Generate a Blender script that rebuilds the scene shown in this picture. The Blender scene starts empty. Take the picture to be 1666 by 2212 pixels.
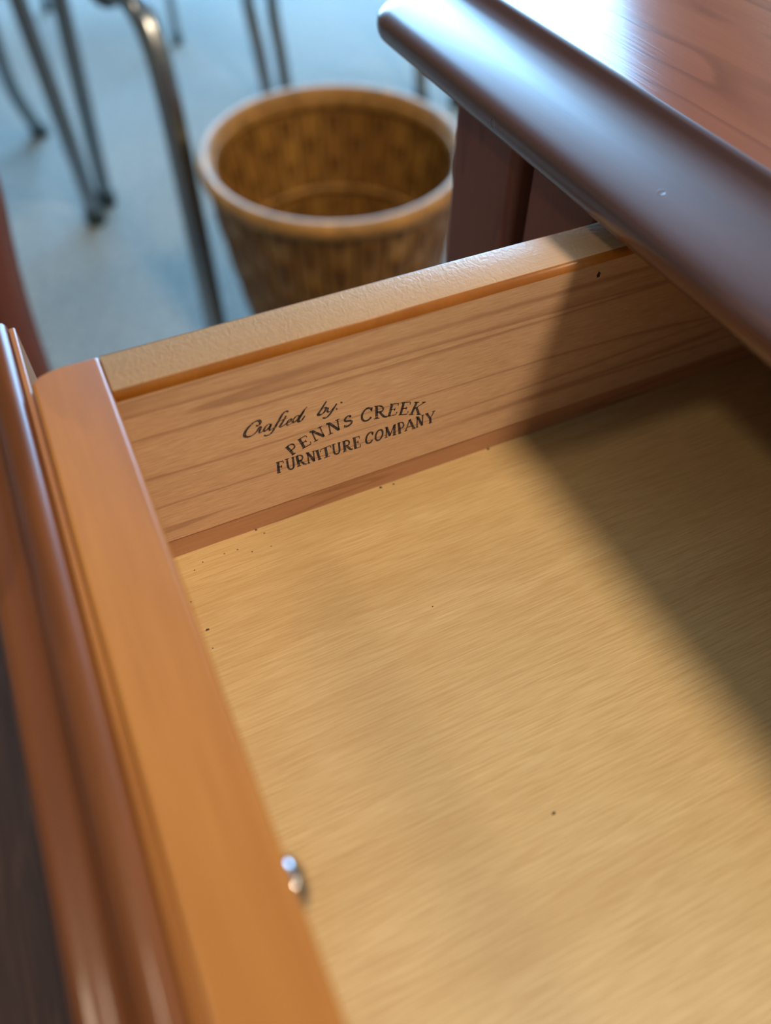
import bpy, bmesh, math, random
from mathutils import Vector, Matrix, noise

scene = bpy.context.scene
col = scene.collection
random.seed(7)

# ------------------------------------------------------------------ camera
ZD = 0.67                      # height of the drawer interior floor above the carpet
F_PX = 1695.1
cam_data = bpy.data.cameras.new('camera')
cam = bpy.data.objects.new('camera', cam_data)
col.objects.link(cam)
scene.camera = cam
cam_data.sensor_fit = 'VERTICAL'
cam_data.sensor_height = 24.0
cam_data.sensor_width = 24.0 * 1666 / 2212
cam_data.lens = F_PX * 24.0 / 2212
cam_data.clip_start = 0.005
R_ = Vector((0.90451438, -0.42639147, 0.0066376))
D_ = Vector((-0.3258596, -0.70112661, -0.63422157))
F_ = Vector((0.27508047, 0.5714996, -0.77312285))
m = Matrix.Identity(4)
for i in range(3):
    m[i][0] = R_[i]; m[i][1] = -D_[i]; m[i][2] = -F_[i]
m.translation = Vector((-0.00205658, -0.16471056, 0.2074365 + ZD))
cam.matrix_world = m
cam_data.dof.use_dof = True
cam_data.dof.focus_distance = 0.247
cam_data.dof.aperture_fstop = cam_data.lens / 5.2      # 5.2 mm pupil of a phone lens

# ------------------------------------------------------------------ world, lights, exposure
vs = scene.view_settings
vs.view_transform = 'Standard'; vs.look = 'None'; vs.gamma = 1.0; vs.use_curve_mapping = False
vs.exposure = 0.0
world = bpy.data.worlds.new('sky'); scene.world = world
world.use_nodes = True
bg = world.node_tree.nodes['Background']
bg.inputs[0].default_value = (0.42, 0.68, 1.0, 1); bg.inputs[1].default_value = 1.6

ROOM_X0, ROOM_X1, ROOM_Y0, ROOM_Y1, ROOM_H = -2.6, 3.3, -2.8, 3.5, 3.0
WIN_X0, WIN_X1, WIN_Z0, WIN_Z1 = 0.2, 2.68, 0.35, 2.8

def area_light(name, loc, target, sx, sy, power, color, shape='RECTANGLE'):
    d = bpy.data.lights.new(name, 'AREA'); d.shape = shape
    d.size = sx
    if shape in ('RECTANGLE', 'ELLIPSE'): d.size_y = sy
    d.energy = power; d.color = color
    o = bpy.data.objects.new(name, d); col.objects.link(o)
    o.location = loc
    o.rotation_euler = (Vector(target) - Vector(loc)).to_track_quat('-Z', 'Y').to_euler()
    return o
# daylight entering through the window in the back wall
area_light('window_daylight', ((WIN_X0 + WIN_X1) / 2, ROOM_Y1 + 0.14, (WIN_Z0 + WIN_Z1) / 2),
           ((WIN_X0 + WIN_X1) / 2 - 0.4, ROOM_Y1 - 2, (WIN_Z0 + WIN_Z1) / 2 - 0.8),
           WIN_X1 - WIN_X0, WIN_Z1 - WIN_Z0, 400, (0.28, 0.60, 1.0))
# warm lamps in the ceiling (their housings are built further down)
LAMPS = [((0.56, -1.25), 0.27, 59), ((2.9, -0.5), 0.24, 38), ((-1.6, 0.45), 0.16, 9)]
for (lx, ly), lr, lp in LAMPS:
    area_light('ceiling_lamp_light', (lx, ly, ROOM_H - 0.035), (lx, ly, 0), lr * 2, lr * 2, lp, (1.0, 0.84, 0.62), 'DISK')

# ------------------------------------------------------------------ material helpers
def new_mat(name):
    mt = bpy.data.materials.new(name); mt.use_nodes = True
    nt = mt.node_tree
    b = nt.nodes['Principled BSDF']
    return mt, nt, b
def node(nt, typ, **kw):
    n = nt.nodes.new(typ)
    for k, v in kw.items(): setattr(n, k, v)
    return n
def ramp(nt, fac, stops, interp='LINEAR'):
    r = node(nt, 'ShaderNodeValToRGB'); r.color_ramp.interpolation = interp
    els = r.color_ramp.elements
    while len(els) < len(stops): els.new(0.5)
    for e, (p, c) in zip(els, stops):
        e.position = p; e.color = (c[0], c[1], c[2], 1) if len(c) == 3 else c
    nt.links.new(fac, r.inputs[0]); return r.outputs[0]
def mixc(nt, a, b, fac, mode='MIX'):
    n = node(nt, 'ShaderNodeMix', data_type='RGBA', blend_type=mode)
    for sock, v in ((n.inputs[0], fac), (n.inputs[6], a), (n.inputs[7], b)):
        if isinstance(v, (int, float)): sock.default_value = v
        elif isinstance(v, tuple): sock.default_value = (*v, 1)
        else: nt.links.new(v, sock)
    return n.outputs[2]
def math_n(nt, op, a, b=None):
    n = node(nt, 'ShaderNodeMath', operation=op)
    for s, v in zip(n.inputs, (a, b)):
        if v is None: continue
        if isinstance(v, (int, float)): s.default_value = v
        else: nt.links.new(v, s)
    return n.outputs[0]
def coords(nt, scale, rot=(0, 0, 0), loc=(0, 0, 0)):
    tc = node(nt, 'ShaderNodeTexCoord'); mp = node(nt, 'ShaderNodeMapping')
    nt.links.new(tc.outputs['Object'], mp.inputs[0])
    mp.inputs['Scale'].default_value = scale; mp.inputs['Rotation'].default_value = rot; mp.inputs['Location'].default_value = loc
    return mp.outputs[0]
def noise_n(nt, vec, scale=1.0, detail=2.0, rough=0.5, dist=0.0):
    n = node(nt, 'ShaderNodeTexNoise'); nt.links.new(vec, n.inputs['Vector'])
    n.inputs['Scale'].default_value = scale; n.inputs['Detail'].default_value = detail
    n.inputs['Roughness'].default_value = rough; n.inputs['Distortion'].default_value = dist
    return n.outputs[0]
def axis_scale(axis, along, across):
    s = [across] * 3; s['xyz'.index(axis)] = along
    return tuple(s)

def wood(name, axis, base, dark, line, rough=0.35, coat=0.0, rings=7.0, fine=1400, line_amt=0.55, mott=0.25,
         bump=0.02, curl=0.0, tilt=0.0, along=3.0, across=38.0, coat_rough=0.12, spec=0.5, fib_amt=0.38, thin=False, tint=0.0, fib_len=26.0):
    """Plain-sawn timber: contour rings of a stretched noise, fibres, slow mottling."""
    mt, nt, b = new_mat(name)
    rot = (0, tilt, 0) if axis == 'x' else (0, 0, tilt)
    v = coords(nt, axis_scale(axis, along, across), rot)
    n1 = noise_n(nt, v, 1.0, 3.0, 0.45, 0.25)
    saw = math_n(nt, 'FRACT', math_n(nt, 'MULTIPLY', n1, rings))
    if thin: ring = ramp(nt, saw, [(0.0, (0.12,) * 3), (0.3, (0, 0, 0)), (0.78, (0.14,) * 3), (0.93, (1, 1, 1)), (0.97, (0.9,) * 3), (1.0, (0.12,) * 3)])
    else: ring = ramp(nt, saw, [(0.0, (0, 0, 0)), (0.72, (0.18,) * 3), (0.92, (1, 1, 1)), (0.96, (0.75,) * 3), (1.0, (0, 0, 0))])
    vf = coords(nt, axis_scale(axis, fine / fib_len, fine), rot)
    fib = noise_n(nt, vf, 1.0, 2.0, 0.6)
    fibr = ramp(nt, fib, [(0.32, (0, 0, 0)), (0.68, (1, 1, 1))])
    vm = coords(nt, axis_scale(axis, 9, 42), rot, (3, 1, 2))
    mo = ramp(nt, noise_n(nt, vm, 1.0, 2.0, 0.5), [(0.3, (0, 0, 0)), (0.7, (1, 1, 1))])
    c = mixc(nt, base, dark, math_n(nt, 'MULTIPLY', mo, mott))
    c = mixc(nt, c, dark, math_n(nt, 'MULTIPLY', fibr, fib_amt))
    c = mixc(nt, c, line, math_n(nt, 'MULTIPLY', ring, line_amt))
    if tint:
        oi = node(nt, 'ShaderNodeObjectInfo')
        c = mixc(nt, c, dark, math_n(nt, 'MULTIPLY', oi.outputs['Random'], tint))
    nt.links.new(c, b.inputs['Base Color'])
    b.inputs['Roughness'].default_value = rough
    b.inputs['Specular IOR Level'].default_value = spec
    b.inputs['Coat Weight'].default_value = coat
    b.inputs['Coat Roughness'].default_value = coat_rough
    h = fib
    bp = node(nt, 'ShaderNodeBump'); bp.inputs['Strength'].default_value = 1.0
    bp.inputs['Distance'].default_value = bump * 0.001
    nt.links.new(h, bp.inputs['Height'])
    out = bp.outputs[0]
    if curl > 0:
        vc = coords(nt, (700, 420, 700), (0, 0, 0.6))
        cn = noise_n(nt, vc, 1.0, 2.0, 0.55, 0.8)
        b2 = node(nt, 'ShaderNodeBump'); b2.inputs['Distance'].default_value = curl * 0.001
        nt.links.new(cn, b2.inputs['Height']); nt.links.new(out, b2.inputs['Normal']); out = b2.outputs[0]
    nt.links.new(out, b.inputs['Normal'])
    return mt

def add_dents(mt, spots):
    """small knocks in the varnish: shallow round hollows at given places on the surface"""
    nt = mt.node_tree; b = nt.nodes['Principled BSDF']
    prev = b.inputs['Normal'].links[0].from_socket
    tc = node(nt, 'ShaderNodeTexCoord')
    for p, r, depth in spots:
        d = node(nt, 'ShaderNodeVectorMath', operation='DISTANCE'); nt.links.new(tc.outputs['Object'], d.inputs[0])
        d.inputs[1].default_value = p
        hgt = ramp(nt, math_n(nt, 'DIVIDE', d.outputs['Value'], r), [(0.0, (0, 0, 0)), (0.55, (0.25,) * 3), (0.8, (1, 1, 1)), (1.0, (0.8,) * 3)])
        bn = node(nt, 'ShaderNodeBump'); bn.inputs['Distance'].default_value = depth
        nt.links.new(hgt, bn.inputs['Height']); nt.links.new(prev, bn.inputs['Normal']); prev = bn.outputs[0]
    nt.links.new(prev, b.inputs['Normal'])

def plain(name, color, rough=0.5, metallic=0.0, bump=None, vary=0.0, vscale=60.0, coat=0.0, spec=0.5):
    mt, nt, b = new_mat(name)
    b.inputs['Roughness'].default_value = rough; b.inputs['Metallic'].default_value = metallic
    b.inputs['Coat Weight'].default_value = coat; b.inputs['Specular IOR Level'].default_value = spec
    n = noise_n(nt, coords(nt, (vscale,) * 3), 1.0, 3.0, 0.6)
    dk = tuple(x * (1 - vary) for x in color); lt = tuple(min(1, x * (1 + vary)) for x in color)
    nt.links.new(ramp(nt, n, [(0.3, dk), (0.7, lt)]), b.inputs['Base Color'])
    if bump:
        bn = node(nt, 'ShaderNodeBump'); bn.inputs['Distance'].default_value = bump
        nt.links.new(n, bn.inputs['Height']); nt.links.new(bn.outputs[0], b.inputs['Normal'])
    return mt

M = {}
M['cherry_side'] = wood('cherry_drawer_side', 'x', (0.65, 0.415, 0.25), (0.49, 0.28, 0.152), (0.27, 0.12, 0.065), 0.42, 0.0, rings=9, line_amt=0.6, mott=0.3, tilt=0.05, along=1.3, across=44, fine=2100, fib_amt=0.9, thin=True, fib_len=16)
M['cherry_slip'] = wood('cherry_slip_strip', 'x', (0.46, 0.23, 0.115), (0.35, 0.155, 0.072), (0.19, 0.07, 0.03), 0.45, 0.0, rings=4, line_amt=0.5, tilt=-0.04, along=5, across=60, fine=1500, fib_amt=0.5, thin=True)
M['cherry_top'] = wood('cherry_drawer_side_edge', 'x', (0.66, 0.42, 0.25), (0.52, 0.29, 0.15), (0.33, 0.15, 0.07), 0.36, 0.0, rings=3, line_amt=0.2, mott=0.4, curl=0.16, fine=2000, fib_amt=0.45)
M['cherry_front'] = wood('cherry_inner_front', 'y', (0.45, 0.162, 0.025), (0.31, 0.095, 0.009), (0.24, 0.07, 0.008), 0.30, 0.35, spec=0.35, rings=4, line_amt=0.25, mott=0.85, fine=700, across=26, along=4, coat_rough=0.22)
M['maple'] = wood('maple_drawer_bottom', 'x', (0.66, 0.46, 0.222), (0.47, 0.285, 0.105), (0.42, 0.22, 0.07), 0.46, 0.0, rings=4, line_amt=0.18, mott=0.35, fine=2500, tilt=0.0, along=2.0, across=22, bump=0.05, fib_amt=0.8, fib_len=34)
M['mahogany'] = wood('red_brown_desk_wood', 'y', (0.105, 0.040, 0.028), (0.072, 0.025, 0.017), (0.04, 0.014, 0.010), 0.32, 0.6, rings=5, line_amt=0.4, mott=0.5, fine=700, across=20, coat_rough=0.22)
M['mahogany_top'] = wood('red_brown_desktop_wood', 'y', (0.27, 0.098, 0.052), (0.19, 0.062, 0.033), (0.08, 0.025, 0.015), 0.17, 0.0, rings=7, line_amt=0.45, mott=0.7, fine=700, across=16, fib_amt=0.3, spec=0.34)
M['mahogany_z'] = wood('red_brown_upright_wood', 'z', (0.22, 0.068, 0.040), (0.155, 0.045, 0.027), (0.10, 0.026, 0.017), 0.5, 0.0, rings=5, line_amt=0.4, fine=700, across=24, spec=0.3)
M['post_wood'] = wood('red_brown_post_wood', 'z', (0.20, 0.065, 0.045), (0.15, 0.045, 0.03), (0.10, 0.03, 0.02), 0.35, 0.3, rings=4, line_amt=0.3, fine=500, coat_rough=0.3)
M['front_wood'] = wood('drawer_front_wood', 'y', (0.20, 0.056, 0.009), (0.12, 0.030, 0.005), (0.06, 0.015, 0.004), 0.32, 0.25, spec=0.3, rings=5, line_amt=0.3, mott=0.8, fine=600, across=24, coat_rough=0.09)
M['seat_wood'] = wood('dark_seat_wood', 'y', (0.058, 0.026, 0.015), (0.028, 0.013, 0.008), (0.080, 0.034, 0.018), 0.6, 0.0, rings=6, line_amt=0.5, fine=420, across=40, spec=0.15, fib_amt=0.7)
M['splint'] = wood('basket_splint', 'z', (0.46, 0.225, 0.045), (0.22, 0.085, 0.014), (0.12, 0.04, 0.008), 0.5, 0.0, rings=4, line_amt=0.35, mott=0.8, fine=500, along=9, across=30, spec=0.3, tint=0.75)
M['weaver'] = wood('basket_weaver', 'z', (0.21, 0.088, 0.014), (0.11, 0.040, 0.006), (0.09, 0.03, 0.006), 0.55, 0.0, spec=0.25, rings=3, line_amt=0.3, mott=0.8, fine=300, along=40, across=14, tint=0.5)
M['rim'] = plain('basket_rim_cane', (0.36, 0.165, 0.036), 0.5, vary=0.35, vscale=40, spec=0.3)
M['chrome'] = plain('brushed_chrome_tube', (0.27, 0.265, 0.26), 0.20, 1.0, vary=0.08)
M['steel'] = plain('bright_steel', (0.40, 0.39, 0.40), 0.12, 1.0)
M['rubber'] = plain('dark_green_rubber', (0.012, 0.03, 0.028), 0.6)
M['grey_plastic'] = plain('grey_plastic', (0.10, 0.105, 0.105), 0.45)
M['wall'] = plain('cream_wall_paint', (0.36, 0.30, 0.22), 0.85, vary=0.03)
M['ceil'] = plain('ceiling_paint', (0.66, 0.62, 0.56), 0.9, vary=0.03)
M['trim'] = plain('white_trim_paint', (0.75, 0.73, 0.68), 0.5)
M['speck'] = plain('dark_crumb', (0.07, 0.035, 0.012), 0.8)
M['dark_hole'] = plain('dark_knot', (0.035, 0.014, 0.006), 0.8)

def carpet_mat():
    mt, nt, b = new_mat('grey_carpet')
    v = coords(nt, (1, 1, 1))
    n = noise_n(nt, v, 65.0, 6.0, 0.95)
    big = noise_n(nt, v, 7.0, 3.0, 0.6)
    c = ramp(nt, n, [(0.38, (0.14, 0.15, 0.135)), (0.62, (0.45, 0.45, 0.41))])
    c = mixc(nt, c, (0.33, 0.32, 0.265), math_n(nt, 'MULTIPLY', big, 0.5))
    nt.links.new(c, b.inputs['Base Color'])
    b.inputs['Roughness'].default_value = 0.95; b.inputs['Specular IOR Level'].default_value = 0.1
    b.inputs['Sheen Weight'].default_value = 0.3
    bn = node(nt, 'ShaderNodeBump'); bn.inputs['Distance'].default_value = 0.004
    nt.links.new(n, bn.inputs['Height']); nt.links.new(bn.outputs[0], b.inputs['Normal'])
    return mt
M['carpet'] = carpet_mat()

def ink_mat():
    mt, nt, b = new_mat('faded_black_ink')
    b.inputs['Base Color'].default_value = (0.018, 0.016, 0.026, 1); b.inputs['Roughness'].default_value = 0.55
    n = noise_n(nt, coords(nt, (900, 900, 900)), 1.0, 3.0, 0.7)
    f = ramp(nt, n, [(0.30, (0.25,) * 3), (0.52, (0.95,) * 3)])
    tr = node(nt, 'ShaderNodeBsdfTransparent'); mx = node(nt, 'ShaderNodeMixShader')
    nt.links.new(f, mx.inputs[0]); nt.links.new(tr.outputs[0], mx.inputs[1]); nt.links.new(b.outputs[0], mx.inputs[2])
    nt.links.new(mx.outputs[0], nt.nodes['Material Output'].inputs[0])
    return mt
M['ink'] = ink_mat()

def glass_mat():
    mt, nt, b = new_mat('window_glass')
    tr = node(nt, 'ShaderNodeBsdfTransparent'); gl = node(nt, 'ShaderNodeBsdfGlossy'); mx = node(nt, 'ShaderNodeMixShader')
    gl.inputs['Roughness'].default_value = 0.02; mx.inputs[0].default_value = 0.06
    nt.links.new(tr.outputs[0], mx.inputs[1]); nt.links.new(gl.outputs[0], mx.inputs[2])
    nt.links.new(mx.outputs[0], nt.nodes['Material Output'].inputs[0])
    return mt
M['glass'] = glass_mat()
def lamp_mat():
    mt, nt, b = new_mat('lit_lamp_diffuser')
    b.inputs['Base Color'].default_value = (0.9, 0.85, 0.75, 1)
    b.inputs['Emission Color'].default_value = (1.0, 0.80, 0.54, 1); b.inputs['Emission Strength'].default_value = 6.0
    return mt
M['lamp'] = lamp_mat()

# ------------------------------------------------------------------ object helpers
def link_mesh(name, verts, faces, mat, parent=None, smooth=False, at=None):
    """verts in world coordinates; the object sits at its parent's frame (or at `at`)."""
    org = Vector(at) if at is not None else (world_loc(parent) if parent else Vector((0, 0, 0)))
    me = bpy.data.meshes.new(name)
    me.from_pydata([Vector(v) - org for v in verts], [], faces)
    bm = bmesh.new(); bm.from_mesh(me); bmesh.ops.recalc_face_normals(bm, faces=bm.faces); bm.to_mesh(me); bm.free()
    if smooth:
        for p in me.polygons: p.use_smooth = True
    me.materials.append(M[mat] if isinstance(mat, str) else mat)
    o = bpy.data.objects.new(name, me); col.objects.link(o)
    if parent:
        o.parent = parent
        if at is not None: o.location = org - world_loc(parent)
    else: o.location = org
    return o
def world_loc(o):
    v = Vector(o.location)
    while o.parent: o = o.parent; v += o.location
    return v
def thing(name, label, cat, loc, group=None):
    o = bpy.data.objects.new(name, None); col.objects.link(o); o.location = loc
    o.empty_display_size = 0.05
    o['label'] = label; o['category'] = cat
    if group: o['group'] = group
    return o
def bevel_obj(o, w, seg=3, angle=35):
    md = o.modifiers.new('bevel', 'BEVEL'); md.width = w; md.segments = seg; md.limit_method = 'ANGLE'; md.angle_limit = math.radians(angle); md.harden_normals = True
    for p in o.data.polygons: p.use_smooth = True
    return o
def box_v(x0, x1, y0, y1, z0, z1):
    v = [(x, y, z) for x in (x0, x1) for y in (y0, y1) for z in (z0, z1)]
    f = [(0, 1, 3, 2), (4, 6, 7, 5), (0, 4, 5, 1), (2, 3, 7, 6), (0, 2, 6, 4), (1, 5, 7, 3)]
    return v, f
def box(name, b, mat, parent=None, bev=0.0, seg=3, kind=None):
    v, f = box_v(*b)
    o = link_mesh(name, v, f, mat, parent)
    if bev: bevel_obj(o, bev, seg)
    if kind: o['kind'] = kind
    return o
def prism_y(name, prof, y0, y1, mat, parent, smooth=False, ny=1):
    """extrude an (x, z) outline along y"""
    n = len(prof); v = []; f = []
    for k in range(ny + 1):
        y = y0 + (y1 - y0) * k / ny
        v += [(x, y, z) for x, z in prof]
    for k in range(ny):
        for i in range(n):
            j = (i + 1) % n
            f.append((k * n + i, k * n + j, (k + 1) * n + j, (k + 1) * n + i))
    f.append(tuple(range(n))); f.append(tuple(range(ny * n, ny * n + n)))
    return link_mesh(name, v, f, mat, parent, smooth)
def catmull(pts, sub=8):
    P = [Vector(p) for p in pts]; out = []
    for i in range(len(P) - 1):
        p0 = P[i - 1] if i else P[0] * 2 - P[1]
        p1, p2 = P[i], P[i + 1]
        p3 = P[i + 2] if i + 2 < len(P) else P[-1] * 2 - P[-2]
        for s in range(sub):
            t = s / sub
            out.append(0.5 * ((2 * p1) + (p2 - p0) * t + (2 * p0 - 5 * p1 + 4 * p2 - p3) * t * t + (3 * p1 - p0 - 3 * p2 + p3) * t ** 3))
    out.append(P[-1]); return out
def tube(name, pts, r, mat, parent, seg=16, sub=8, radii=None):
    P = catmull(pts, sub) if sub > 1 else [Vector(p) for p in pts]
    v = []; f = []; up = None
    for i, p in enumerate(P):
        t = (P[min(i + 1, len(P) - 1)] - P[max(i - 1, 0)]).normalized()
        if up is None: up = t.orthogonal().normalized()
        up = (up - t * up.dot(t)).normalized(); w = t.cross(up)
        rr = r if radii is None else radii(i / (len(P) - 1))
        for k in range(seg):
            a = 2 * math.pi * k / seg
            v.append(p + (up * math.cos(a) + w * math.sin(a)) * rr)
    for i in range(len(P) - 1):
        for k in range(seg):
            j = (k + 1) % seg
            f.append((i * seg + k, i * seg + j, (i + 1) * seg + j, (i + 1) * seg + k))
    f.append(tuple(range(seg))); f.append(tuple(range((len(P) - 1) * seg, len(P) * seg)))
    o = link_mesh(name, v, f, mat, parent, True)
    return o
def lathe(name, prof, center, mat, parent, seg=40, ex=(1, 1), rot=0.0, close=False):
    """revolve (r, z) outline about a vertical axis; ex stretches the circle into an oval"""
    v = []; f = []; n = len(prof); ca, sa = math.cos(rot), math.sin(rot)
    for k in range(seg):
        a = 2 * math.pi * k / seg
        for r, z in prof:
            lx, ly = r * math.cos(a) * ex[0], r * math.sin(a) * ex[1]
            v.append((center[0] + lx * ca - ly * sa, center[1] + lx * sa + ly * ca, center[2] + z))
    for k in range(seg):
        k2 = (k + 1) % seg
        for i in range(n if close else n - 1):
            j = (i + 1) % n
            f.append((k * n + i, k2 * n + i, k2 * n + j, k * n + j))
    return link_mesh(name, v, f, mat, parent, True)

# ------------------------------------------------------------------ the room
def struct(o): o['kind'] = 'structure'; return o
struct(box('floor', (ROOM_X0, ROOM_X1, ROOM_Y0, ROOM_Y1, -0.05, 0), 'carpet'))
struct(box('ceiling', (ROOM_X0, ROOM_X1, ROOM_Y0, ROOM_Y1, ROOM_H, ROOM_H + 0.05), 'ceil'))
struct(box('wall_left', (ROOM_X0 - 0.1, ROOM_X0, ROOM_Y0, ROOM_Y1, 0, ROOM_H), 'wall'))
struct(box('wall_front', (ROOM_X0, ROOM_X1, ROOM_Y0 - 0.1, ROOM_Y0, 0, ROOM_H), 'wall'))
struct(box('wall_right', (ROOM_X1, ROOM_X1 + 0.1, ROOM_Y0, ROOM_Y1, 0, ROOM_H), 'wall'))
def wall_with_window():
    v = []; f = []
    y0, y1 = ROOM_Y1, ROOM_Y1 + 0.1
    for b in ((ROOM_X0, WIN_X0, y0, y1, 0, ROOM_H), (WIN_X1, ROOM_X1, y0, y1, 0, ROOM_H),
              (WIN_X0, WIN_X1, y0, y1, 0, WIN_Z0), (WIN_X0, WIN_X1, y0, y1, WIN_Z1, ROOM_H)):
        bv, bf = box_v(*b); n = len(v); v += bv; f += [tuple(i + n for i in q) for q in bf]
    return struct(link_mesh('wall_back', v, f, 'wall'))
wall_with_window()
win = bpy.data.objects.new('window_1', None); col.objects.link(win); win['kind'] = 'structure'
ym = ROOM_Y1 + 0.05; xmid = (WIN_X0 + WIN_X1) / 2
win.location = (xmid, ym, WIN_Z0)
for nm, b in (('window_frame', (WIN_X0, WIN_X0 + .05, ym - .03, ym + .03, WIN_Z0, WIN_Z1)), ('window_frame', (WIN_X1 - .05, WIN_X1, ym - .03, ym + .03, WIN_Z0, WIN_Z1)),
              ('window_frame', (WIN_X0 + .05, WIN_X1 - .05, ym - .03, ym + .03, WIN_Z1 - .05, WIN_Z1)), ('window_frame', (WIN_X0 + .05, WIN_X1 - .05, ym - .03, ym + .03, WIN_Z0, WIN_Z0 + .05)),
              ('mullion', (xmid - .02, xmid + .02, ym - .02, ym + .02, WIN_Z0 + .05, WIN_Z1 - .05))):
    box(nm, b, 'trim', win, 0.004, 2)
for x0, x1 in ((WIN_X0 + .05, xmid - .02), (xmid + .02, WIN_X1 - .05)):
    box('window_pane', (x0, x1, ym - .003, ym + .003, WIN_Z0 + .05, WIN_Z1 - .05), 'glass', win)
lamp_words = ['nearest to the open drawer', 'large one beyond the desk', 'over the wooden armchair']
for ((lx, ly), lr, lp), wd in zip(LAMPS, lamp_words):
    t = thing('ceiling_lamp', 'round warm recessed ceiling lamp, ' + wd, 'lamp', (lx, ly, ROOM_H), 'round ceiling lamps')
    lathe('trim_ring', [(lr, 0), (lr * 1.25, 0), (lr * 1.22, -0.016), (lr * 1.04, -0.02), (lr, -0.012)], (lx, ly, ROOM_H), 'trim', t, 32, close=True)
    lathe('diffuser', [(0.001, -0.012), (lr * 0.99, -0.012), (lr * 0.99, -0.004), (0.001, -0.004)], (lx, ly, ROOM_H), 'lamp', t, 32)

# ------------------------------------------------------------------ the desk
DESK_X, DESK_END = 0.1435, 0.166         # front nose and left end of the desktop
desk = thing('desk', 'red-brown wooden desk with rounded top edge and an open cherry drawer', 'desk', (0.5, -0.45, 0))
# inset from the outer edge, height above the drawer floor
DPROF = [(0.060, .0825), (0.0060, .0825), (0.0040, .0827), (0.0024, .0834), (0.0010, .0848), (0.0002, .0866), (0.0, .0890), (0.0008, .0918), (0.0035, .0942),
         (0.0080, .0961), (0.0130, .0974), (0.0180, .0983), (0.0222, .0992), (0.0255, .1005), (0.0280, .1026), (0.0296, .1050), (0.0303, .1059), (0.0312, .1061)]
def desktop():
    x0, x1, y0, y1 = DESK_X, 0.90, -1.25, DESK_END
    R0 = 0.020; cs = 10; v = []; f = []
    from itertools import chain
    # refine the outline
    fine = catmull([(a, b, 0) for a, b in DPROF[1:16]], 4)
    prof = [DPROF[0]] + [(p.x, p.y) for p in fine] + DPROF[16:]
    for d, z in prof:
        r = max(R0 - d, 0.0015); ax, bx, ay, by = x0 + d, x1 - d, y0 + d, y1 - d
        for cx, cy, a0 in ((ax + r, ay + r, math.pi), (bx - r, ay + r, 1.5 * math.pi), (bx - r, by - r, 0), (ax + r, by - r, .5 * math.pi)):
            for k in range(cs + 1):
                a = a0 + .5 * math.pi * k / cs
                v.append((cx + r * math.cos(a), cy + r * math.sin(a), z + ZD))
    n = 4 * (cs + 1)
    for i in range(len(prof) - 1):
        for k in range(n):
            j = (k + 1) % n
            f.append((i * n + k, i * n + j, (i + 1) * n + j, (i + 1) * n + k))
    f.append(tuple(range(n))); f.append(tuple(range((len(prof) - 1) * n, len(prof) * n)))
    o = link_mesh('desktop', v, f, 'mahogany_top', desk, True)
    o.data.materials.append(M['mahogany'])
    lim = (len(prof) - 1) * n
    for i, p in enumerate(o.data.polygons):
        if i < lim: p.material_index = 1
    md = o.modifiers.new('edge', 'EDGE_SPLIT'); md.split_angle = math.radians(42)
    base = world_loc(desk)
    add_dents(M['mahogany'], [(Vector((0.1436, 0.0589, 0.0883)) + Vector((0, 0, ZD)) - base, .0020, .0003), (Vector((0.1545, -0.0123, 0.0969)) + Vector((0, 0, ZD)) - base, .0014, .00014)])
    return o
desktop()
TOPZ = ZD + 0.0825
def leg(x0, x1, y0, y1):
    return box('leg', (x0, x1, y0, y1, 0, TOPZ), 'mahogany_z', desk, 0.0045, 3)
leg(0.160, 0.205, 0.0665, 0.1135)
leg(0.160, 0.205, -1.20, -1.155); leg(0.835, 0.88, 0.0665, 0.1135); leg(0.835, 0.88, -1.20, -1.155)
box('end_panel', (0.206, 0.834, 0.075, 0.095, 0.10, TOPZ), 'mahogany_z', desk, 0.002)
box('end_panel', (0.206, 0.834, -1.19, -1.17, 0.10, TOPZ), 'mahogany_z', desk, 0.002)
box('back_panel', (0.85, 0.868, -1.154, 0.066, 0.10, TOPZ), 'mahogany_z', desk, 0.002)
box('drawer_guide', (0.1625, 0.83, 0.0205, 0.0590, ZD - 0.16, TOPZ), 'mahogany_z', desk, 0.0015)
box('drawer_guide', (0.1675, 0.83, -0.545, -0.508, ZD - 0.16, TOPZ), 'mahogany_z', desk, 0.0015)
box('bottom_rail', (0.1675, 0.83, -0.5075, 0.020, ZD - 0.07, ZD - 0.05), 'mahogany', desk, 0.0015)
# ------------------------------------------------------------------ the open drawer
H, T, S = 0.0712, 0.0187, 0.0177
DY0, DX1 = -0.485, 0.44
drawer = bpy.data.objects.new('drawer', None); col.objects.link(drawer); drawer.parent = desk
drawer.location = Vector((0.2, -0.23, ZD - 0.02)) - world_loc(desk); drawer.empty_display_size = 0.05
drawer['label'] = 'open cherry wood drawer with pale bottom'
FZ = -0.0005
# far side board: undercut foot, rounded inner top edge
def side_board(name, yi, yo, sgn):
    pr = [(0, .0087), (0, H - .0026), (.0003, H - .0015), (.0009, H - .0006), (.0018, H - .00015), (.0026, H),
          (S - .0012, H), (S - .0003, H - .0004), (S, H - .0014), (S, -.016), (.0045, -.016), (.0045, .0087)]
    n = len(pr); v = []; f = []
    xs = [0.0, DX1]
    for x in xs: v += [(x, yi + sgn * d, ZD + z) for d, z in pr]
    for i in range(n):
        j = (i + 1) % n; f.append((i, j, n + j, n + i))
    f.append(tuple(range(n))); f.append(tuple(range(n, 2 * n)))
    o = link_mesh(name, v, f, 'cherry_side', drawer)
    o.data.materials.append(M['cherry_top']); o.data.materials.append(M['cherry_front'])
    for p in o.data.polygons:
        if p.normal.z > 0.98: p.material_index = 1
        elif p.normal.z > 0.1: p.material_index = 2
        if p.normal.z > 0.02 : p.use_smooth = True
    return o
side = side_board('side_panel', 0.0, S, 1)
side['label'] = 'cherry drawer side with black stamped lettering'
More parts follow.
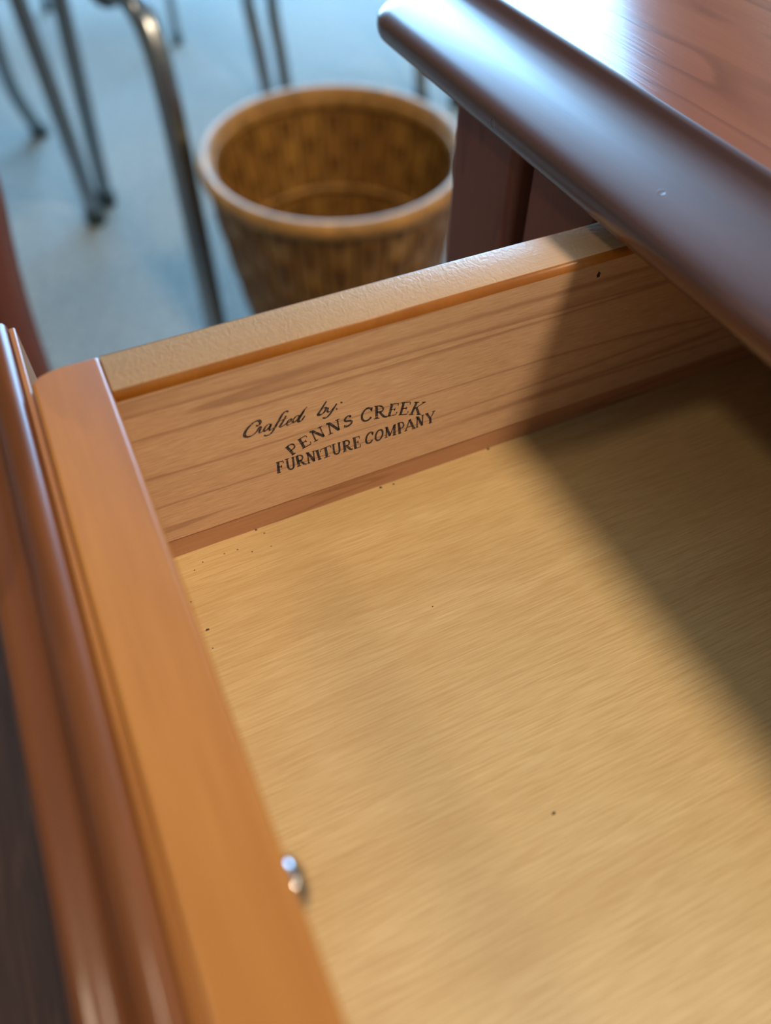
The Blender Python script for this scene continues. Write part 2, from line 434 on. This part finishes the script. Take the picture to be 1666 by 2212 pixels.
side_board('side_panel', DY0 + S, DY0, -1)
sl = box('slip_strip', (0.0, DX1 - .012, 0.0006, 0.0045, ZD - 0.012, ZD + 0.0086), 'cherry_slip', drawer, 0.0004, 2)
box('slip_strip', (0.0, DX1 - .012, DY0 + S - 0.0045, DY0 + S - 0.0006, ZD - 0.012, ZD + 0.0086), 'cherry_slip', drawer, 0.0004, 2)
box('back_panel', (DX1 - 0.012, DX1, DY0 + S, 0, ZD - 0.004, ZD + 0.066), 'cherry_side', drawer, 0.001)
box('bottom_panel', (-0.004, DX1 - 0.012, DY0 + S - .0006, 0.0006, ZD + FZ - 0.006, ZD + FZ), 'maple', drawer)
# inner front board, far end rounded in plan
def inner_front():
    x0, x1, y0, y1, z0, z1 = -T, 0.0, DY0, S, ZD - 0.016, ZD + H
    out = [(x1, y0), (x1, y1)]
    rx, ry = 0.0105, 0.0050
    for k in range(13):
        a = .5 * math.pi * k / 12
        out.append((x0 + rx - rx * math.sin(a), y1 - ry + ry * math.cos(a)))
    out.append((x0, y0))
    n = len(out)
    v = [(x, y, z) for z in (z0, z1) for x, y in out]
    f = [(i, (i + 1) % n, n + (i + 1) % n, n + i) for i in range(n)] + [tuple(range(n)), tuple(range(n, 2 * n))]
    o = link_mesh('inner_front', v, f, 'cherry_front', drawer)
    return bevel_obj(o, 0.0014, 3, 50)
ifront = inner_front()
FPROF = [(-.0208, -.022), (-.0208, .0680), (-.0211, .0690), (-.0217, .0697), (-.0226, .0702), (-.0236, .0702), (-.0248, .0699), (-.0265, .0693), (-.0280, .0683),
         (-.0290, .0668), (-.0295, .0650), (-.0302, .0636), (-.0315, .0628), (-.0335, .0624), (-.0360, .0622), (-.0378, .0617), (-.0388, .0606), (-.0392, .0590), (-.0392, -.022)]
fr = prism_y('drawer_front', [(x, z + ZD) for x, z in FPROF], DY0 - 0.026, 0.0445, 'front_wood', drawer, True)
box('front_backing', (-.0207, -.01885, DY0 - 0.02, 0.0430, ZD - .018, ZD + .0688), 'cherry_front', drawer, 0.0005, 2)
md = fr.modifiers.new('edge', 'EDGE_SPLIT'); md.split_angle = math.radians(40)
fr['label'] = 'glossy red-brown drawer front with moulded edge'
# chrome screw head on the inner face of the front board
sc_c = Vector((0.0, -0.1255, ZD + 0.0622))
def screw():
    prof = [(0.0001, .0022), (.0015, .0021), (.0029, .0018), (.0040, .0012), (.0047, .0006), (.0049, 0.0), (.0049, -.001)]
    v = []; f = []; seg = 28
    for k in range(seg):
        a = 2 * math.pi * k / seg
        for r, h in prof: v.append((sc_c.x + h + .0002, sc_c.y + r * math.cos(a), sc_c.z + r * math.sin(a)))
    n = len(prof)
    for k in range(seg):
        k2 = (k + 1) % seg
        for i in range(n - 1): f.append((k * n + i, k2 * n + i, k2 * n + i + 1, k * n + i + 1))
    o = link_mesh('screw', v, f, 'steel', drawer, True)
    o['label'] = 'shiny domed screw head'
    return o
screw()
v, f = [], []
for k in range(10):
    a = 2 * math.pi * k / 10
    v.append((0.1507 + .0006 * math.cos(a) * (1 + .3 * (k % 2)), -0.00006, ZD + 0.0645 + .0010 * math.sin(a) * (1 + .4 * (k % 3 == 0))))
f = [tuple(range(10))]
link_mesh('knot', v, f, 'dark_hole', drawer)

# ---- the maker's stamp, printed flat on the side board (millimetres along the board / above the floor)
CREEK = [('P', [(42.42, 33.23), (45.59, 34.62), (44.28, 29.13), (47.5, 30.55)]), ('E', [(46.66, 34.96), (50.12, 35.94), (47.98, 30.62), (51.53, 31.64)]), ('N', [(50.97, 36.58), (55.29, 37.68), (52.07, 32.01), (56.46, 33.11)]), ('N', [(56.55, 37.73), (61.23, 38.31), (57.07, 33.01), (61.56, 33.69)]), ('S', [(62.41, 37.83), (65.2, 38.61), (62.4, 33.74), (65.67, 34.67)]), ('C', [(68.76, 39.35), (72.52, 38.78), (67.99, 34.02), (71.84, 33.66)]), ('R', [(72.77, 38.94), (76.53, 37.81), (72.44, 33.63), (77.43, 32.62)]), ('E', [(78.23, 37.72), (81.79, 36.81), (77.1, 32.75), (80.91, 32.3)]), ('E', [(82.22, 36.74), (86.17, 35.64), (81.25, 31.89), (84.9, 30.84)]), ('K', [(86.84, 35.22), (91.33, 33.56), (85.02, 30.58), (89.78, 28.76)])]
FURN = [('F', [(39.04, 28.35), (41.75, 28.13), (38.87, 23.56), (41.59, 23.45)]), ('U', [(42.02, 28.4), (45.43, 28.26), (42.2, 23.32), (45.39, 23.14)]), ('R', [(45.39, 28.28), (48.33, 28.17), (45.67, 23.53), (49.05, 23.33)]), ('N', [(49.15, 28.09), (52.31, 28.0), (49.27, 23.38), (52.31, 23.3)]), ('I', [(52.09, 27.82), (53.76, 27.93), (52.74, 23.47), (54.48, 23.47)]), ('T', [(53.75, 27.65), (57.86, 28.17), (53.89, 23.3), (58.37, 23.45)]), ('U', [(57.69, 28.24), (61.12, 28.07), (57.93, 23.22), (61.15, 23.37)]), ('R', [(61.34, 28.06), (64.41, 27.86), (61.51, 23.29), (65.13, 23.13)]), ('E', [(65.06, 28.06), (67.84, 27.98), (65.46, 22.99), (68.14, 23.02)]), ('C', [(70.11, 28.34), (72.62, 28.04), (69.39, 23.52), (72.2, 23.31)]), ('O', [(73.43, 27.98), (76.27, 27.77), (72.86, 23.31), (75.85, 23.32)]), ('M', [(76.59, 28.05), (80.77, 27.99), (76.51, 23.41), (80.87, 23.27)]), ('P', [(80.88, 28.22), (83.66, 27.92), (81.32, 23.2), (84.25, 23.05)]), ('A', [(83.99, 28.2), (87.23, 27.99), (83.78, 23.47), (88.05, 23.23)]), ('N', [(87.86, 28.07), (91.05, 28.11), (87.98, 23.43), (90.95, 23.4)]), ('Y', [(91.27, 28.25), (95.17, 28.27), (92.09, 23.36), (94.98, 23.17)])]
SCRIPT = [(1, [(34.87, 46.15), (35.73, 45.92), (36.37, 46.82), (35.96, 47.8), (34.44, 47.61), (32.48, 46.2), (31.29, 44.57), (31.2, 43.3), (32.01, 42.72), (33.46, 42.83), (34.72, 43.61)]), (0.8, [(34.61, 43.42), (35.47, 44.61), (35.9, 45.14), (36.22, 44.89), (35.94, 44.06), (35.57, 43.26), (35.97, 42.85), (36.84, 43.33)]), (0.75, [(39.4, 44.89), (38.67, 45.18), (37.74, 44.57), (37.21, 43.78), (37.18, 43.04), (37.69, 43.0), (38.7, 43.79), (39.49, 44.85), (38.89, 43.46), (38.8, 42.69), (39.25, 42.68), (40.07, 43.23)]), (0.9, [(45.12, 47.53), (44.69, 48.02), (44.01, 47.97), (43.17, 47.2), (42.17, 45.75), (40.9, 43.77), (39.74, 41.97), (38.57, 41.0), (37.51, 40.94), (36.85, 41.39)]), (0.9, [(44.34, 46.37), (43.42, 44.87), (42.52, 43.61), (42.11, 43.02), (42.42, 42.64), (43.21, 42.82), (43.83, 43.2)]), (0.45, [(41.49, 44.78), (43.07, 45.21), (44.81, 45.26)]), (0.75, [(44.11, 43.08), (45.02, 43.42), (45.76, 44.05), (45.6, 44.49), (44.94, 44.21), (44.28, 43.39), (44.18, 42.75), (44.73, 42.43), (46.04, 42.85)]), (0.8, [(48.34, 44.64), (47.69, 45.02), (46.76, 44.4), (46.15, 43.51), (46.33, 42.81), (47.13, 43.07), (48.2, 44.19), (49.29, 45.51), (50.25, 46.61), (51.08, 47.27)]), (0.9, [(50.12, 46.17), (49.02, 44.62), (48.03, 43.26), (47.97, 42.57), (48.64, 42.45), (49.38, 43.09), (50.05, 44.08)]), (0.95, [(57.24, 47.13), (56.38, 45.94), (55.3, 44.37), (54.39, 43.18), (54.49, 42.68), (55.28, 42.49), (56.32, 43.16), (56.92, 44.23), (56.71, 44.81), (56.11, 44.68)]), (0.6, [(57.28, 44.34), (57.67, 44.07), (57.32, 43.2), (57.59, 42.59), (58.4, 42.77), (59.24, 43.57)]), (0.9, [(60.51, 44.95), (59.54, 43.58), (58.57, 42.2), (57.5, 40.97), (56.57, 40.52), (55.58, 40.92)]), (1.4, [(61.8, 44.63), (62.21, 44.92)]), (1.4, [(60.1, 42.68), (60.62, 42.9)])]
GLYPH = {   # (points in the unit box, weight) - weight 1 thick, 0.42 thin
 'P': [([(.28, 0), (.28, 1)], 1), ([(.1, 0), (.5, 0)], .4), ([(.1, 1), (.3, 1)], .4), ([(.28, 1), (.6, 1), (.8, .93), (.88, .76), (.8, .56), (.6, .48), (.3, .48)], .6)],
 'E': [([(.26, 0), (.26, 1)], 1), ([(.06, 1), (.88, 1), (.9, .8)], .42), ([(.26, .52), (.66, .52)], .42), ([(.66, .64), (.66, .4)], .4), ([(.06, 0), (.9, 0), (.95, .24)], .42)],
 'N': [([(.18, 0), (.18, .96)], .5), ([(.02, 1), (.22, 1), (.82, .02)], 1), ([(.82, 0), (.82, 1)], .5), ([(.66, 1), (.98, 1)], .4), ([(.02, 0), (.36, 0)], .4)],
 'S': [([(.84, .76), (.84, .98)], .4), ([(.84, .8), (.7, .95), (.45, 1), (.22, .9), (.15, .74), (.28, .6), (.5, .52), (.74, .42), (.87, .26), (.78, .08), (.5, 0), (.25, .05), (.1, .22)], .8), ([(.1, .28), (.08, 0)], .4)],
 'C': [([(.9, .78), (.78, .93), (.55, 1), (.3, .9), (.13, .7), (.08, .48), (.14, .24), (.32, .06), (.56, 0), (.8, .06), (.96, .22)], .8), ([(.92, .68), (.92, 1)], .4)],
 'R': [([(.26, 0), (.26, 1)], 1), ([(.06, 0), (.46, 0)], .4), ([(.06, 1), (.3, 1)], .4), ([(.26, 1), (.56, 1), (.76, .92), (.82, .76), (.74, .58), (.55, .52), (.28, .52)], .6), ([(.48, .52), (.78, .06), (1, 0)], .85)],
 'K': [([(.24, 0), (.24, 1)], 1), ([(.04, 0), (.44, 0)], .4), ([(.04, 1), (.44, 1)], .4), ([(.9, 1), (.26, .44)], .45), ([(.4, .58), (.84, 0)], .9), ([(.68, 1), (1, 1)], .4), ([(.64, 0), (1, 0)], .4)],
 'F': [([(.3, 0), (.3, 1)], 1), ([(.06, 1), (.92, 1), (.94, .78)], .42), ([(.3, .52), (.68, .52)], .42), ([(.68, .64), (.68, .4)], .4), ([(.08, 0), (.54, 0)], .4)],
 'U': [([(.24, 1), (.24, .3), (.34, .08), (.54, 0), (.74, .08), (.82, .3), (.82, 1)], .75), ([(.04, 1), (.46, 1)], .4), ([(.66, 1), (.98, 1)], .4)],
 'I': [([(.5, 0), (.5, 1)], 1), ([(.12, 0), (.88, 0)], .4), ([(.12, 1), (.88, 1)], .4)],
 'T': [([(.5, 0), (.5, 1)], 1), ([(.06, .76), (.1, 1), (.9, 1), (.94, .76)], .42), ([(.28, 0), (.72, 0)], .4)],
 'O': [([(.5, 1), (.26, .92), (.1, .7), (.07, .48), (.13, .22), (.3, .05), (.5, 0), (.72, .07), (.88, .28), (.93, .52), (.87, .76), (.72, .94), (.5, 1)], .75)],
 'M': [([(.14, 0), (.16, 1)], .45), ([(.16, 1), (.46, .04)], 1), ([(.46, .04), (.82, 1)], .42), ([(.84, 1), (.84, 0)], 1), ([(.02, 1), (.2, 1)], .4), ([(.8, 1), (.98, 1)], .4), ([(.0, 0), (.28, 0)], .4), ([(.68, 0), (1, 0)], .4)],
 'A': [([(.12, 0), (.5, 1)], .45), ([(.5, 1), (.84, 0)], 1), ([(.24, .34), (.72, .34)], .4), ([(.0, 0), (.28, 0)], .4), ([(.66, 0), (1, 0)], .4)],
 'Y': [([(.5, 0), (.5, .46)], 1), ([(.5, .44), (.14, 1)], .95), ([(.5, .44), (.86, 1)], .45), ([(.0, 1), (.34, 1)], .4), ([(.68, 1), (1, 1)], .4), ([(.3, 0), (.72, 0)], .4)],
}
INK_OFF = -0.00008
def ribbon(pts, half, v, f, taper=False):
    n0 = len(v); n = len(pts)
    for i, p in enumerate(pts):
        t = Vector(pts[min(i + 1, n - 1)]) - Vector(pts[max(i - 1, 0)])
        if t.length < 1e-9: t = Vector((1, 0))
        t.normalize(); nx, nz = -t.y, t.x
        h = half(i / max(1, n - 1), t) if callable(half) else half
        for s in (-1, 1): v.append(((p[0] + nx * h * s) * .001, INK_OFF, ZD + (p[1] + nz * h * s) * .001))
    for i in range(n - 1): f.append((n0 + 2 * i, n0 + 2 * i + 1, n0 + 2 * i + 3, n0 + 2 * i + 2))
def glyph_line(letters, thick, v, f):
    for ch, (tl, tr, bl, br) in letters:
        for pts, wgt in GLYPH[ch]:
            q = []
            if len(pts) > 4:
                pts = [(p.x, p.y) for p in catmull([(a, b, 0) for a, b in pts], 4)]
            for a, b in pts:
                q.append(tuple((tl[k] * (1 - a) + tr[k] * a) * b + (bl[k] * (1 - a) + br[k] * a) * (1 - b) for k in (0, 1)))
            ribbon(q, thick * wgt * .5, v, f)
def stamp_obj(fn):
    v, f = [], []; fn(v, f)
    return link_mesh('stamped_lettering', v, f, 'ink', drawer)
def script_fn(v, f):
    for wd, pts in SCRIPT:
        q = [(p.x, p.y) for p in catmull([(a, b, 0) for a, b in pts], 6)]
        def half(u, t, wd=wd, dot=len(pts) == 2):
            if dot: return 0.36
            ang = abs(t.x * 0.55 + t.y * -0.83)      # broad pen held at a slant: thin on the up-strokes
            return wd * (0.20 + 0.36 * abs(t.x * .35 - t.y * .94)) * (0.55 + 0.45 * math.sin(math.pi * min(1, max(0, u * .9 + .08))))
        ribbon(q, half, v, f)
s1 = stamp_obj(script_fn); s1['label'] = 'black script lettering reading Crafted by:'
s2 = stamp_obj(lambda v, f: glyph_line(CREEK, .92, v, f)); s2['label'] = 'black capitals, upper line of the printed name'
s3 = stamp_obj(lambda v, f: glyph_line(FURN, .88, v, f)); s3['label'] = 'black capitals, lower line of the printed name'

# crumbs lying on the drawer bottom
def crumbs():
    v, f = [], []
    spots = [(0.0291, 0.0003, 0.0005), (0.0312, -0.0022, 0.0003), (-0.0005, -0.0126, 0.0005), (-0.0012, -0.0098, 0.0004), (0.003, -0.0301, 0.0006), (0.0012, -0.0182, 0.0003), (0.025, -0.0078, 0.0003), (0.0164, -0.0047, 0.0003), (0.0209, -0.0049, 0.0003), (0.0752, -0.0002, 0.0006), (0.0799, -0.0007, 0.0004), (0.1189, 0.0001, 0.0006), (0.0683, -0.1215, 0.0006), (0.0057, -0.007, 0.0003), (0.0025, -0.0369, 0.0003), (0.069, -0.0517, 0.0003), (0.0314, -0.0083, 0.00025), (0.0091, -0.005, 0.0003)]
    rnd = random.Random(3)
    for x, y, s in spots:
        n0 = len(v)
        for dx, dy, dz in ((-1, -.5, 0), (.8, -.7, 0), (.9, .6, 0), (-.6, .8, 0), (.1, 0, .9)):
            v.append((x + dx * s * rnd.uniform(.6, 1.3), y + dy * s * rnd.uniform(.6, 1.3), ZD + FZ + dz * s * .7))
        f += [(n0, n0 + 1, n0 + 4), (n0 + 1, n0 + 2, n0 + 4), (n0 + 2, n0 + 3, n0 + 4), (n0 + 3, n0, n0 + 4), (n0, n0 + 3, n0 + 2, n0 + 1)]
    o = link_mesh('wood_crumbs', v, f, 'speck')
    o['kind'] = 'stuff'; o['label'] = 'tiny dark crumbs scattered on the pale drawer bottom'; o['category'] = 'crumbs'
crumbs()

# ------------------------------------------------------------------ wicker waste basket
BC = Vector((0.408, 0.867, 0.0)); BROT = math.atan2(0.402, 1.03); BEX = (1.035, 1.13); BH = 0.338
basket = thing('waste_basket', 'brown woven wicker waste basket with a thick rolled rim on the carpet', 'basket', BC)
def brad(h): return 0.110 + 0.068 * (h / BH) ** 0.62
def bpt(r, a, z):
    lx, ly = r * math.cos(a) * BEX[0], r * math.sin(a) * BEX[1]
    ca, sa = math.cos(-BROT), math.sin(-BROT)
    return Vector((BC.x + lx * ca - ly * sa, BC.y + lx * sa + ly * ca, z))
NST, NROW = 28, 10
ROWH = (BH - 0.012) / NROW
def stake(k, side_sign):
    a0 = 2 * math.pi * k / NST; hw = 0.43 * 2 * math.pi / NST
    v = []; f = []; nz = NROW * 4
    for i in range(nz + 1):
        h = 0.004 + (BH - 0.004) * i / nz
        w = side_sign * 0.0036 + 0.0008 * math.cos(math.pi * (h - 0.012) / ROWH + math.pi * k)
        for dr in (0.0007, -0.0007):
            for s in (-1, 1): v.append(bpt(brad(h) + w + dr, a0 + s * hw, h))
    for i in range(nz):
        b = i * 4; c = b + 4
        f += [(b, b + 1, c + 1, c), (b + 3, b + 2, c + 2, c + 3), (b + 2, b, c, c + 2), (b + 1, b + 3, c + 3, c + 1)]
    f += [(0, 2, 3, 1), (nz * 4, nz * 4 + 1, nz * 4 + 3, nz * 4 + 2)]
    return link_mesh('stake', v, f, 'splint', basket)
for k in range(NST):
    stake(k, 1); stake(k, -1)
def weaver(j):
    h0 = 0.012 + j * ROWH; h1 = h0 + ROWH - 0.0003
    v = []; f = []; seg = NST * 6
    for i in range(seg):
        a = 2 * math.pi * i / seg
        w = 0.0056 * math.cos(NST * a / 2 + math.pi * j)
        for h, dr in ((h0, .0006), (h1, .0006), (h1, -.0006), (h0, -.0006)): v.append(bpt(brad(h) + w + dr, a, h))
    for i in range(seg):
        b, c = i * 4, ((i + 1) % seg) * 4
        for q in range(4): f.append((b + q, b + (q + 1) % 4, c + (q + 1) % 4, c + q))
    return link_mesh('weaver', v, f, 'weaver', basket)
for j in range(NROW): weaver(j)
def hoop(h, off, w):
    r0 = brad(h) + off
    return lathe('hoop', [(r0 + .0012, h), (r0 + .0012, h + w), (r0 - .0008, h + w), (r0 - .0008, h)], BC, 'rim', basket, 72, BEX, -BROT, True)
hoop(0.185, -0.0065, 0.012); hoop(0.07, -0.0065, 0.012)
rr = brad(BH)
lathe('rim', [(rr + .0010 + .0095 * math.cos(2 * math.pi * k / 16), BH - .004 + .0125 * math.sin(2 * math.pi * k / 16)) for k in range(16)], BC, 'rim', basket, 72, BEX, -BROT, True)
lathe('rim_hoop', [(rr - .0095 + .003 * math.cos(2 * math.pi * k / 10), BH - .014 + .009 * math.sin(2 * math.pi * k / 10)) for k in range(10)], BC, 'rim', basket, 72, BEX, -BROT, True)
lathe('base', [(0.001, .006), (.108, .006), (.112, .010), (.108, .014), (0.001, .014)], BC, 'weaver', basket, 48, BEX, -BROT)

# ------------------------------------------------------------------ tubular metal chairs
TR = 0.0155
def leg_tube(parent, pts, r=TR):
    o = tube('leg', pts, r, 'chrome', parent, 16, 8)
    p = Vector(pts[0]); q = Vector(pts[1]); d = (q - p).normalized()
    c = tube('foot_cap', [p + Vector((0, 0, -0.0)) , p + d * 0.012, p + d * 0.028], r * 1.25, 'rubber', o, 14, 1)
    return o
def seat_slab(parent, cx, cy, rot, w, d, z0, mat='grey_plastic'):
    out = []; n = 40
    for k in range(n):
        a = 2 * math.pi * k / n; c, s = math.cos(a), math.sin(a)
        lx = w / 2 * math.copysign(abs(c) ** .35, c); ly = d / 2 * math.copysign(abs(s) ** .35, s)
        out.append((lx, ly))
    v = []; f = []; cr, sr = math.cos(rot), math.sin(rot)
    prof = [(0.93, 0.0), (1.0, .008), (1.0, .022), (0.95, .032), (0.6, .026), (0.02, .022)]
    for q, z in prof:
        for lx, ly in out: v.append((cx + (lx * cr - ly * sr) * q, cy + (lx * sr + ly * cr) * q, z0 + z))
    for i in range(len(prof) - 1):
        for k in range(n):
            j = (k + 1) % n; f.append((i * n + k, i * n + j, (i + 1) * n + j, (i + 1) * n + k))
    f.append(tuple(range(n))); f.append(tuple(range((len(prof) - 1) * n, len(prof) * n)))
    return link_mesh('seat', v, f, mat, parent, True)
FZC = 0.0
chB = thing('metal_chair', 'nearest chrome tube chair, thick bent leg just left of the basket', 'chair', (0.0, 1.22, 0), 'chrome tube chairs')
# right side frame: the near leg bends into the seat rail, which runs back to the rear leg
leg_tube(chB, [(0.2060, 0.935, 0), (0.2085, 0.950, .10), (0.2115, 0.975, .25), (0.2140, 1.000, .40), (0.2120, 1.024, .462), (0.2040, 1.055, .496), (0.190, 1.105, .508)], 0.0180)
leg_tube(chB, [(0.100, 1.435, 0), (0.096, 1.440, .12), (0.090, 1.447, .26), (0.082, 1.453, .40), (0.080, 1.449, .47), (0.088, 1.425, .50), (0.100, 1.385, .508)])
tube('seat_rail', [(0.190, 1.105, .508), (0.145, 1.245, .508), (0.100, 1.385, .508)], TR, 'chrome', chB)
leg_tube(chB, [(-0.245, 0.855, 0), (-0.245, 0.87, .25), (-0.245, 0.885, .42), (-0.250, 0.915, .49), (-0.262, 0.965, .508)], 0.0180)
leg_tube(chB, [(-0.36, 1.30, 0), (-0.365, 1.31, .26), (-0.37, 1.315, .42), (-0.362, 1.29, .495), (-0.352, 1.245, .508)])
tube('seat_rail', [(-0.262, 0.965, .508), (-0.307, 1.105, .508), (-0.352, 1.245, .508)], TR, 'chrome', chB)
seat_slab(chB, -0.085, 1.185, math.radians(17.5), 0.47, 0.33, .521)
for p in ((0.186, 1.150, .494),):
    lathe('bumper', [(0.001, -.028), (.014, -.026), (.024, -.017), (.028, 0), (.026, .010), (.016, .014), (.001, .014)], p, 'grey_plastic', chB, 20)
chA = thing('metal_chair', 'chrome tube chair behind, second of the two legs that meet at the left', 'chair', (-0.1, 1.7, 0), 'chrome tube chairs')
leg_tube(chA, [(0.135, 1.499, 0), (0.140, 1.498, .12), (0.147, 1.496, .26), (0.153, 1.494, .40), (0.150, 1.505, .47), (0.14, 1.535, .50), (0.125, 1.58, .508)])
leg_tube(chA, [(0.064, 1.878, 0), (0.046, 1.835, .07), (0.034, 1.802, .13), (0.030, 1.775, .20), (0.032, 1.765, .32), (0.036, 1.768, .44), (0.045, 1.755, .49), (0.06, 1.72, .508)])
tube('seat_rail', [(0.125, 1.58, .508), (0.092, 1.65, .508), (0.06, 1.72, .508)], TR, 'chrome', chA)
leg_tube(chA, [(-0.36, 1.50, 0), (-0.36, 1.50, .26), (-0.355, 1.51, .42), (-0.345, 1.54, .495), (-0.33, 1.58, .508)])
leg_tube(chA, [(-0.42, 1.87, 0), (-0.42, 1.86, .26), (-0.41, 1.84, .42), (-0.40, 1.80, .495), (-0.385, 1.74, .508)])
tube('seat_rail', [(-0.33, 1.58, .508), (-0.357, 1.66, .508), (-0.385, 1.74, .508)], TR, 'chrome', chA)
seat_slab(chA, -0.13, 1.66, math.radians(8), 0.49, 0.27, .521)
chC = thing('metal_chair', 'dark-legged tube chair standing behind the wicker basket', 'chair', (0.85, 2.05, 0), 'chrome tube chairs')
leg_tube(chC, [(0.604, 1.780, 0), (0.600, 1.805, .11), (0.594, 1.835, .22), (0.584, 1.825, .34), (0.592, 1.835, .44), (0.60, 1.87, .49), (0.62, 1.92, .508)])
leg_tube(chC, [(0.656, 1.790, 0), (0.656, 1.820, .11), (0.655, 1.846, .20), (0.662, 1.85, .34), (0.66, 1.865, .44), (0.65, 1.89, .49), (0.62, 1.92, .508)])
leg_tube(chC, [(0.955, 1.640, 0), (0.970, 1.690, .12), (0.985, 1.735, .26), (0.985, 1.735, .42), (0.99, 1.76, .49), (1.01, 1.81, .508)])
leg_tube(chC, [(1.035, 1.60, 0), (1.05, 1.65, .12), (1.06, 1.70, .26), (1.05, 1.71, .42), (1.035, 1.75, .49), (1.01, 1.81, .508)])
tube('seat_rail', [(0.62, 1.92, .508), (0.82, 1.865, .508), (1.01, 1.81, .508)], TR, 'chrome', chC)
seat_slab(chC, 0.88, 2.02, math.radians(-16), 0.44, 0.40, .521)
chD = thing('metal_chair', 'farthest tube chair, one thin dark leg beside the bent chrome leg', 'chair', (0.53, 2.6, 0), 'chrome tube chairs')
for (fx, fy), (tx, ty) in (((0.508, 2.275), (0.505, 2.34)), ((0.22, 2.68), (0.28, 2.66)), ((0.83, 2.72), (0.77, 2.68)), ((0.50, 3.02), (0.52, 2.94))):
    leg_tube(chD, [(fx, fy, 0), (fx * .97 + tx * .03, fy * .97 + ty * .03, .15), (fx * .9 + tx * .1, fy * .9 + ty * .1, .38), (fx * .5 + tx * .5, fy * .5 + ty * .5, .49), (tx, ty, .508)], .011)
seat_slab(chD, 0.515, 2.65, math.radians(45), 0.42, 0.42, .515)

# ------------------------------------------------------------------ wooden armchair at the left
arm = thing('wooden_armchair', 'dark wooden armchair drawn up at the left, with a round red-brown arm post', 'chair', (-0.35, 0.15, 0))
SEATZ = ZD - 0.25
def post(x, y, lean, top, rad=0.021):
    return tube('arm_post', [(x - lean * .5, y, 0), (x - lean * .2, y, SEATZ), (x + lean * .15, y, top * .93), (x + lean * .2, y, top)], rad, 'post_wood', arm, 20, 6,
                radii=lambda u: rad * (0.82 + 0.18 * math.sin(math.pi * min(1, u * .95 + .05))))
post(-0.0490, 0.50, 0.050, ZD - 0.06)
post(-0.0950, -0.30, 0.055, ZD - 0.06)
post(-0.56, 0.46, -0.04, ZD + 0.18); post(-0.56, -0.26, -0.04, ZD + 0.18)
for y in (0.50, -0.30):
    o = box('armrest', (-0.56, -0.065, y - .028, y + .028, ZD - 0.06, ZD - 0.036), 'mahogany', arm, 0.008)
def wseat():
    v = []; f = []; n = 44; pr = [(0.96, -.035), (1, -.027), (1, -.010), (.975, -.002), (.9, -.003), (.55, -.009), (.02, -.011)]
    for q, dz in pr:
        for k in range(n):
            a = 2 * math.pi * k / n; c, s = math.cos(a), math.sin(a)
            v.append((-.325 + .243 * q * math.copysign(abs(c) ** .3, c), .10 + .345 * q * math.copysign(abs(s) ** .3, s), SEATZ + dz))
    for i in range(len(pr) - 1):
        for k in range(n):
            j = (k + 1) % n; f.append((i * n + k, i * n + j, (i + 1) * n + j, (i + 1) * n + k))
    f.append(tuple(range(n))); f.append(tuple(range((len(pr) - 1) * n, len(pr) * n)))
    link_mesh('seat', v, f, 'seat_wood', arm, True)
wseat()
for y in (0.462, -0.262): box('seat_rail', (-0.55, -0.075, y - .014, y + .014, SEATZ - .075, SEATZ - .022), 'mahogany', arm, 0.003)
for x in (-0.072, -0.545): box('stretcher', (x - .012, x + .012, -0.262, 0.462, 0.18, 0.205), 'mahogany', arm, 0.003)
box('backrest', (-0.572, -0.552, -0.26, 0.46, ZD + 0.05, ZD + 0.17), 'mahogany', arm, 0.006)
for k in range(5):
    y = -0.12 + k * 0.11
    box('back_slat', (-0.568, -0.556, y - .012, y + .012, SEATZ - .02, ZD + 0.055), 'mahogany_z', arm, 0.003)
